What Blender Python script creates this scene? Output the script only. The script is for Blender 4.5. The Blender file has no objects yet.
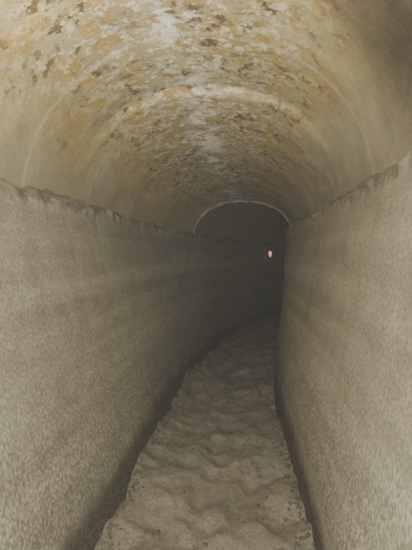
import bpy, math, random
from mathutils import Vector, noise
random.seed(4)
CAMZ=1.1
S0,S1=-2.0,15.0
# ---------- tunnel path ----------
def build_path():
    ds=0.01; x=0;y=S0;s=S0;out=[]
    while s<=S1+0.5:
        th=0 if s<3.1 else 0.085*(s-3.1)
        out.append((x,y,th)); x+=math.sin(th)*ds; y+=math.cos(th)*ds; s+=ds
    return out
P=build_path()
def frame(s):
    i=(s-S0)/0.01; i=max(0,min(len(P)-2,i)); a=int(i); f=i-a
    p,q=P[a],P[a+1]
    return (p[0]+(q[0]-p[0])*f,p[1]+(q[1]-p[1])*f,p[2]+(q[2]-p[2])*f)
def W(s,u,z):
    x,y,th=frame(s)
    return Vector((x+u*math.cos(th),y-u*math.sin(th),z))
def tab(t,s):
    if s<=t[0][0]: return t[0][1]
    for (a,b),(c,d) in zip(t,t[1:]):
        if s<=c:
            k=(s-a)/(c-a); return b+(d-b)*k
    return t[-1][1]
FL=[(0,-.57),(15,-.57)]
FR=[(0,.21),(1.7,.21),(2.6,.17),(3.3,.15),(5,.13),(15,.2)]
WL=[(0,-.90),(3,-.90),(5,-.78),(7,-.78),(15,-.78)]
WR=[(0,.41),(2,.395),(3,.37),(4,.29),(5,.18),(15,.24)]
HL=[(0,.26),(2.7,.25),(5,.19),(7,.17),(15,.17)]
HR=[(0,.25),(15,.25)]
AP=[(0,.86),(2.3,.845),(2.37,.815),(4.85,.57),(5,.55),(15,.52)]
def fbm(x,y,z,o=4): return noise.fractal(Vector((x,y,z)),1.0,2.0,o)

def mesh_obj(name,verts,faces,mat,smooth=True):
    me=bpy.data.meshes.new(name); me.from_pydata(verts,[],faces); me.update()
    if smooth: me.polygons.foreach_set('use_smooth',[True]*len(me.polygons))
    ob=bpy.data.objects.new(name,me); bpy.context.collection.objects.link(ob)
    me.materials.append(mat); return ob
def grid(name,fn,ns,nt,mat,flip=False,s0=S0,s1=S1):
    vs=[];fs=[];uv=[]
    for i in range(ns+1):
        s=s0+(s1-s0)*i/ns
        for j in range(nt+1): vs.append(fn(s,j/nt)); uv.append((s,j/nt))
    for i in range(ns):
        for j in range(nt):
            a=i*(nt+1)+j; q=(a,a+1,a+nt+2,a+nt+1)
            fs.append(q[::-1] if flip else q)
    ob=mesh_obj(name,vs,fs,mat)
    L=ob.data.uv_layers.new(name='UVMap'); fl=[]
    for l in ob.data.loops: fl.extend(uv[l.vertex_index])
    L.data.foreach_set('uv',fl)
    return ob
def join(a,b):
    bpy.ops.object.select_all(action='DESELECT')
    a.select_set(True); b.select_set(True); bpy.context.view_layer.objects.active=a
    bpy.ops.object.join()

# ---------- materials ----------
class M:
    def __init__(s,name):
        s.m=bpy.data.materials.new(name); s.m.use_nodes=True; s.t=s.m.node_tree; s.n=s.t.nodes; s.b=s.n['Principled BSDF']
        tc=s.n.new('ShaderNodeTexCoord'); s.co=tc.outputs['Object']; s.uv=tc.outputs['UV']
    def l(s,a,b): s.t.links.new(a,b)
    def noise(s,sc,det=5,rough=.6,co=None,dist=0):
        n=s.n.new('ShaderNodeTexNoise'); n.inputs['Scale'].default_value=sc; n.inputs['Detail'].default_value=det
        n.inputs['Roughness'].default_value=rough; n.inputs['Distortion'].default_value=dist
        s.l(co or s.co,n.inputs['Vector']); return n.outputs['Fac']
    def vor(s,sc,feat='F1',rnd=1):
        n=s.n.new('ShaderNodeTexVoronoi'); n.feature=feat; n.inputs['Scale'].default_value=sc; n.inputs['Randomness'].default_value=rnd
        s.l(s.co,n.inputs['Vector']); return n.outputs['Distance']
    def ramp(s,f,st):
        r=s.n.new('ShaderNodeValToRGB'); e=r.color_ramp.elements
        while len(e)<len(st): e.new(.5)
        for k,(p,c) in enumerate(st):
            e[k].position=p; e[k].color=(c if isinstance(c,tuple) else (c,c,c))+(1,)
        s.l(f,r.inputs[0]); return r.outputs[0]
    def mix(s,f,a,b,mode='MIX'):
        n=s.n.new('ShaderNodeMix'); n.data_type='RGBA'; n.blend_type=mode
        for v,i in ((f,0),(a,6),(b,7)):
            if isinstance(v,(int,float)): n.inputs[i].default_value=v
            elif isinstance(v,tuple): n.inputs[i].default_value=v+(1,)
            else: s.l(v,n.inputs[i])
        return n.outputs[2]
    def math(s,op,a,b,clamp=False):
        n=s.n.new('ShaderNodeMath'); n.operation=op; n.use_clamp=clamp
        for v,i in ((a,0),(b,1)):
            if isinstance(v,(int,float)): n.inputs[i].default_value=v
            else: s.l(v,n.inputs[i])
        return n.outputs[0]
    def maprange(s,v,a,b,c=0,d=1):
        n=s.n.new('ShaderNodeMapRange'); n.interpolation_type='SMOOTHSTEP'
        s.l(v,n.inputs[0])
        for k,x in enumerate((a,b,c,d)): n.inputs[k+1].default_value=x
        return n.outputs[0]
    def xyz(s,co=None):
        n=s.n.new('ShaderNodeSeparateXYZ'); s.l(co or s.co,n.inputs[0]); return n.outputs
    def dist(s,p):
        n=s.n.new('ShaderNodeVectorMath'); n.operation='DISTANCE'; s.l(s.co,n.inputs[0]); n.inputs[1].default_value=p
        return n.outputs['Value']
    def stretch(s,v):
        n=s.n.new('ShaderNodeMapping'); n.inputs['Scale'].default_value=v; s.l(s.co,n.inputs[0]); return n.outputs[0]
    def bump(s,h,dist,strength=1,prev=None):
        n=s.n.new('ShaderNodeBump'); n.inputs['Distance'].default_value=dist; n.inputs['Strength'].default_value=strength
        s.l(h,n.inputs['Height'])
        if prev: s.l(prev,n.inputs['Normal'])
        return n.outputs[0]
    def fin(s,col,rough,nrm,spec=.4):
        s.l(col,s.b.inputs['Base Color'])
        if isinstance(rough,(int,float)): s.b.inputs['Roughness'].default_value=rough
        else: s.l(rough,s.b.inputs['Roughness'])
        s.b.inputs['Specular IOR Level'].default_value=spec
        s.l(nrm,s.b.inputs['Normal']); return s.m

def wall_mat():
    m=M('gravelly_wall_render'); z=m.xyz()[2]; uv=m.xyz(m.uv)
    long=m.stretch((.35,.35,1))
    big=m.noise(1.6,4,.6,long)
    col=m.ramp(big,[(.3,(.38,.365,.295)),(.5,(.46,.445,.365)),(.7,(.54,.525,.435))])
    strat=m.noise(1.2,5,.6,m.stretch((.12,.12,5)))
    col=m.mix(.7,col,m.ramp(strat,[(.35,(.6,.59,.56)),(.6,(1,1,1))]),'MULTIPLY')
    grime=m.noise(7,7,.7)
    col=m.mix(.4,col,m.ramp(grime,[(.36,(.6,.585,.54)),(.55,(1,1,1))]),'MULTIPLY')
    gr=m.noise(90,3,.7)
    col=m.mix(.75,col,m.ramp(gr,[(.35,(.5,.49,.46)),(.55,(1,1,1)),(.68,(1.35,1.33,1.27))]),'MULTIPLY')
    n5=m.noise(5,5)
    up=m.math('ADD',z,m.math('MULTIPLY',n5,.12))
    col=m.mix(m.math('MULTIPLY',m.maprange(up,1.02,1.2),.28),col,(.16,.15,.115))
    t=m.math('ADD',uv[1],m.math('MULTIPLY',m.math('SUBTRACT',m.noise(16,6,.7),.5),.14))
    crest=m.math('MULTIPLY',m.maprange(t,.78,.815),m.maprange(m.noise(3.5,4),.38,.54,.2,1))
    col=m.mix(m.math('MULTIPLY',crest,.75),col,(.095,.082,.058))  # dark mortar band, with the ledge's shadow line painted into the colour
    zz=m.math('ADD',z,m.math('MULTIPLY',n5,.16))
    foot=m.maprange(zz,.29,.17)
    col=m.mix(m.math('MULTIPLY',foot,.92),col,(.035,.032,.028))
    peb=m.vor(75); low=m.maprange(zz,1.0,.35,.04,1)
    h=m.math('MULTIPLY',m.maprange(peb,0,.75,1,0),low)
    col=m.mix(m.math('MULTIPLY',m.math('MULTIPLY',m.maprange(peb,.4,.75),low),.6),col,(.13,.12,.095))
    b=m.bump(m.noise(9,4,.55),.006,.4)
    b=m.bump(h,.0025,.7,b)
    b=m.bump(gr,.002,.6,b)
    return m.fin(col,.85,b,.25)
def vault_mat():
    m=M('stained_vault_plaster'); X=m.xyz(); uv=m.xyz(m.uv)
    big=m.noise(2.0,5,.6)
    col=m.ramp(big,[(.3,(.35,.27,.115)),(.47,(.43,.35,.165)),(.62,(.52,.45,.24)),(.75,(.58,.52,.33))])
    wob=m.math('MULTIPLY',m.math('SUBTRACT',m.noise(3,4),.5),.22)
    off=m.math('ABSOLUTE',m.math('SUBTRACT',m.math('ADD',uv[1],wob),.47),0)
    crown=m.maprange(off,.40,.18)
    fl3=m.noise(8,8,.72)
    col=m.mix(m.math('MULTIPLY',m.math('MULTIPLY',m.maprange(fl3,.49,.55),.88),crown),col,(.42,.27,.05))
    fl=m.noise(20,8,.74)
    f=m.math('MULTIPLY',m.maprange(fl,.51,.57),m.maprange(off,.32,.05,.1,1))
    col=m.mix(m.math('MULTIPLY',f,.8),col,(.84,.80,.62))
    fl2=m.noise(19,7,.72,m.stretch((1,.8,1)))
    pm=m.maprange(m.noise(3.2,3),.40,.56,.25,1)
    col=m.mix(m.math('MULTIPLY',m.math('MULTIPLY',m.math('MULTIPLY',m.maprange(fl2,.53,.59),.95),pm),crown),col,(.10,.062,.018))
    w2=m.math('MULTIPLY',m.math('SUBTRACT',m.noise(4,3),.5),.08)
    o2=m.math('ABSOLUTE',m.math('SUBTRACT',m.math('ADD',uv[1],w2),.475),0)
    ridge_glare=m.math('MULTIPLY',m.maprange(o2,.06,.0),m.maprange(m.noise(9,7,.75),.46,.57))
    col=m.mix(m.math('MULTIPLY',ridge_glare,.95),col,(.96,.94,.84))  # bright ridge streak: flash glare painted into the vault colour
    g=m.maprange(off,.27,.45)
    col=m.mix(m.math('MULTIPLY',g,.85),col,(.41,.38,.28))
    # faint construction rings
    rg=m.math('ABSOLUTE',m.math('SUBTRACT',m.math('FRACT',m.math('MULTIPLY',m.math('ADD',uv[0],m.math('MULTIPLY',m.noise(2,3),.10)),1.35),0),.5),0)
    col=m.mix(m.math('MULTIPLY',m.maprange(rg,.035,.0),.30),col,(.75,.70,.54))
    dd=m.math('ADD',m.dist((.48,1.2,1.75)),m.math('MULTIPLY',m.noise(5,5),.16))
    col=m.mix(m.math('MULTIPLY',m.maprange(dd,.60,.20),.95),col,(.035,.022,.011))  # dark upper-right patch: soft shadow painted into the vault colour
    gr=m.noise(70,4,.7)
    col=m.mix(.6,col,m.ramp(gr,[(.33,(.6,.58,.5)),(.58,(1,1,1))]),'MULTIPLY')
    b=m.bump(m.noise(5,4,.55,m.stretch((1,.5,1))),.012,.5)
    b=m.bump(fl,.006,.7,b); b=m.bump(gr,.002,.6,b)
    ro=m.maprange(m.noise(8,4),.35,.65,.28,.5)
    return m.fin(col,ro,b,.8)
def floor_mat():
    m=M('silty_mud')
    big=m.noise(3,5)
    col=m.ramp(big,[(.3,(.23,.218,.178)),(.55,(.295,.28,.23)),(.75,(.35,.333,.275))])
    gr=m.noise(110,3,.7)
    col=m.mix(.75,col,m.ramp(gr,[(.35,(.5,.49,.46)),(.6,(1,1,1)),(.7,(1.3,1.3,1.3))]),'MULTIPLY')
    sp=m.noise(28,6,.75)
    col=m.mix(.45,col,m.ramp(sp,[(.38,(.45,.43,.40)),(.52,(1,1,1))]),'MULTIPLY')
    b=m.bump(m.noise(18,6,.6),.018,.7); b=m.bump(gr,.003,.6,b)
    return m.fin(col,.7,b,.4)
def simple(name,c1,c2,sc,bd=.01,rough=.8):
    m=M(name); n=m.noise(sc,5)
    return m.fin(m.ramp(n,[(.3,c1),(.7,c2)]),rough,m.bump(n,bd,.8),.3)
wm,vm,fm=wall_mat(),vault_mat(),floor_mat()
ringm=simple('grey_limestone',(.13,.12,.09),(.36,.34,.27),18)
rimm=simple('dark_wet_stone',(.05,.045,.035),(.16,.14,.11),18)
gravm=simple('damp_gravel',(.04,.034,.025),(.20,.18,.13),30)

# ---------- surfaces ----------
def floor_z(s,u):
    p=W(s,u,0)
    z=.03*fbm(p.x*1.6,p.y*1.1,3)+.022*fbm(p.x*6,p.y*5,7,4)
    for sc,a in ((4.2,.045),(7.5,.026)):
        q=Vector((p.x*sc*1.25+.25*noise.noise(p*6),p.y*sc*.72+.25*noise.noise(p*6+Vector((9,9,9))),1.3))
        d=noise.voronoi(q)[0][0]
        z-=a*max(0,1-d/.55)**.8
    mid=(FL[0][1]+.2)/2
    z+=.05*((u-mid)/.4)**2
    return z
def floor_fn(s,t):
    a=tab(FL,s)-.10; b=tab(FR,s)+.10; u=a+(b-a)*t
    return W(s,u,floor_z(s,u))
floor=grid('floor',floor_fn,1100,72,fm,True)

def wall_fn(side):
    F,Wd,H=(FL,WL,HL) if side<0 else (FR,WR,HR)
    def fn(s,t):
        f,w,h=tab(F,s),tab(Wd,s),CAMZ+tab(H,s)
        p0=W(s,w,0)
        h+=.022*fbm(p0.x*2,p0.y*2,side*5)+.013*fbm(p0.x*13,p0.y*13,side*9,6)
        if t<=.82:
            k=t/.82; z=-.06+(h+.06)*k
            g=(max(0,z)/h)**.85
            u=f+(w-f)*g
            p=W(s,u,z)
            d=.014*fbm(p.x*.6,p.y*.6,p.z*2+side)+.0025*fbm(p.x*3,p.y*3,p.z*8)
            d+=-.015*math.exp(-((z-.30)/.12)**2)
            rag=max(0,(k-.96)/.04)
            d-=.008*rag**2
            d+=.030*rag*fbm(p.x*13,p.y*13,p.z*16+side,6)
            return W(s,u+side*d,z)
        k=(t-.82)/.18
        u=w+side*.17*k
        p=W(s,u,h)
        z=h+.02*math.sin(min(1,k*2)*1.57)+.028*fbm(p.x*11,p.y*11,p.z*9,6)*min(1,k*4)
        return W(s,u,z)
    return fn
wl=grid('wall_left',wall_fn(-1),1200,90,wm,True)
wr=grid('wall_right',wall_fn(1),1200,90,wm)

def vault_uz(s,a,off=0):
    l=tab(WL,s)-.06; r=tab(WR,s)+.06; zl=tab(HL,s)-.02; zr=tab(HR,s)-.02; ap=tab(AP,s)-off
    c=(l+r)/2; R=(r-l)/2-off
    ca,sa=math.cos(a),math.sin(a)
    ca=math.copysign(abs(ca)**.92,ca)
    base=zl+(zr-zl)*(ca+1)/2
    return c+R*ca, CAMZ+base+(ap-base)*sa
def vault_fn(s,t):
    a=math.pi*(1-t); u,z=vault_uz(s,a)
    p=W(s,u,z)
    d=.014*fbm(p.x*1.7,p.y*1.0,p.z*2)+.005*fbm(p.x*8,p.y*5,p.z*8)
    cu=(tab(WL,s)+tab(WR,s))/2
    v=Vector((cu-u,CAMZ+.3-z)); v.normalize()
    return W(s,u+v.x*d,z+v.y*d)
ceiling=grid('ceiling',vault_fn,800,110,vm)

def ring(name,s,wd,th,mat):
    vs=[];fs=[];N=72
    for j in range(N+1):
        a=math.pi*(1-j/N)
        for ss,off in ((s,-.03),(s,th),(s+wd,th),(s+wd,-.03)):
            u,z=vault_uz(ss,a,off); p=W(ss,u,z)
            n=.010*fbm(p.x*10,p.y*10,p.z*10,3)
            vs.append(W(ss+n,u,z+n))
    for j in range(N):
        for k in range(4):
            a=j*4+k;b=j*4+(k+1)%4; fs.append((a,b,b+4,a+4))
    return mesh_obj(name,vs,fs,mat,False)
join(ceiling,ring('vault_arch_ring',4.9,.12,.018,ringm))

bv=[W(14.6,-1.2,-.2),W(14.6,.8,-.2),W(14.6,.8,2.1),W(14.6,-1.2,2.1)]
mesh_obj('wall_back',bv,[(0,1,2,3)],wm)

def gravel():
    import bmesh
    t=bmesh.new(); bmesh.ops.create_icosphere(t,subdivisions=2,radius=1)
    tv=[v.co.copy() for v in t.verts]; tf=[[v.index for v in f.verts] for f in t.faces]; t.free()
    vs=[];fs=[]
    for i in range(1800):
        s=1.2+7.5*random.random()**1.3; side=random.choice((-1,1))
        e=tab(FL,s) if side<0 else tab(FR,s)
        off=abs(random.gauss(0,.035)); u=e-side*(off-.01)
        if random.random()<.12: u=random.uniform(tab(FL,s)+.03,tab(FR,s)-.03)
        r=random.uniform(.003,.009)
        c=W(s,u,floor_z(s,u)+r*.2)
        sc=Vector((random.uniform(.8,1.5),random.uniform(.8,1.5),random.uniform(.5,.9)))*r
        o=len(vs); q=random.random()*50
        for v in tv:
            k=1+.25*noise.noise(v*1.3+Vector((q,q,q)))
            vs.append(c+Vector((v.x*sc.x,v.y*sc.y,v.z*sc.z))*k)
        fs+= [[x+o for x in f] for f in tf]
    return mesh_obj('gravel',vs,fs,gravm)
join(floor,gravel())

# distant exit opening (daylight) in the outer wall
em=bpy.data.materials.new('daylight_glow'); em.use_nodes=True
b=em.node_tree.nodes['Principled BSDF']; b.inputs['Base Color'].default_value=(.6,.4,.3,1)
b.inputs['Emission Color'].default_value=(1,.52,.34,1); b.inputs['Emission Strength'].default_value=.85
root=bpy.data.objects.new('exit_opening',None); bpy.context.collection.objects.link(root)
se,ze=7.75,1.07
def wallu(z,s):
    h=CAMZ+tab(HL,s); return tab(FL,s)+(tab(WL,s)-tab(FL,s))*(z/h)**.85
R0=.052
vs=[];N=20
for j in range(N):
    a=2*math.pi*j/N; r=R0*(1+.3*noise.noise(Vector((math.cos(a),math.sin(a),2))))
    zz=ze+1.15*r*math.sin(a); vs.append(W(se+r*2.0*math.cos(a),wallu(zz,se)+.045,zz))
vs.append(W(se,wallu(ze,se)+.045,ze))
fs=[(j,(j+1)%N,N) for j in range(N)]
g=mesh_obj('daylight',vs,fs,em); g.parent=root
vs=[];fs=[]
for j in range(N):
    a=2*math.pi*j/N; r0=R0*(1+.3*noise.noise(Vector((math.cos(a),math.sin(a),2))))
    for r,o in ((r0,.04),(r0,.065),(r0+.022,.06),(r0+.032,.02)):
        zz=ze+1.15*r*math.sin(a); vs.append(W(se+r*2.0*math.cos(a),wallu(zz,se)+o,zz))
for j in range(N):
    for k in range(3):
        a=j*4+k; c=((j+1)%N)*4+k; fs.append((a,a+1,c+1,c))
g=mesh_obj('stone_rim',vs,fs,rimm); g.parent=root

# ---------- lights ----------
def point(name,loc,r,pw,col):
    l=bpy.data.lights.new(name,'POINT'); l.shadow_soft_size=r; l.energy=pw; l.color=col
    o=bpy.data.objects.new(name,l); o.location=loc; bpy.context.collection.objects.link(o)
def spot(name,loc,tgt,ang,r,pw,col):
    l=bpy.data.lights.new(name,'SPOT'); l.shadow_soft_size=r; l.energy=pw; l.color=col; l.spot_size=math.radians(ang); l.spot_blend=1
    o=bpy.data.objects.new(name,l); o.location=loc; bpy.context.collection.objects.link(o)
    o.rotation_euler=(Vector(tgt)-Vector(loc)).to_track_quat('-Z','Y').to_euler()
point('camera_flash',(-.08,-.10,1.25),.03,95,(1,.975,.92))
spot('ceiling_fill',(-.24,-.25,1.35),(-.32,.95,1.98),70,.05,420,(1,.96,.85))  # added fill light aimed up to brighten the vault crown
point('rear_fill',(-.28,-1.4,1.35),.08,22,(1,.975,.91))  # added fill light behind the camera, softens the flash falloff
w=bpy.data.worlds.new('World'); bpy.context.scene.world=w; w.use_nodes=True
nt=w.node_tree
nt.nodes['Background'].inputs[0].default_value=(.5,.47,.4,1); nt.nodes['Background'].inputs[1].default_value=.03
vsn=nt.nodes.new('ShaderNodeVolumeScatter'); vsn.inputs['Color'].default_value=(.95,.93,.86,1)
vsn.inputs['Density'].default_value=.014; vsn.inputs['Anisotropy'].default_value=.0
nt.links.new(vsn.outputs[0],nt.nodes['World Output'].inputs['Volume'])

cam=bpy.data.cameras.new('Camera'); co=bpy.data.objects.new('Camera',cam); bpy.context.collection.objects.link(co)
cam.sensor_fit='VERTICAL'; cam.sensor_height=24; cam.lens=24*450/550
co.location=(0,0,CAMZ); co.rotation_euler=(math.radians(90-2.9),0,math.radians(6.2)); cam.clip_start=.02
bpy.context.scene.camera=co
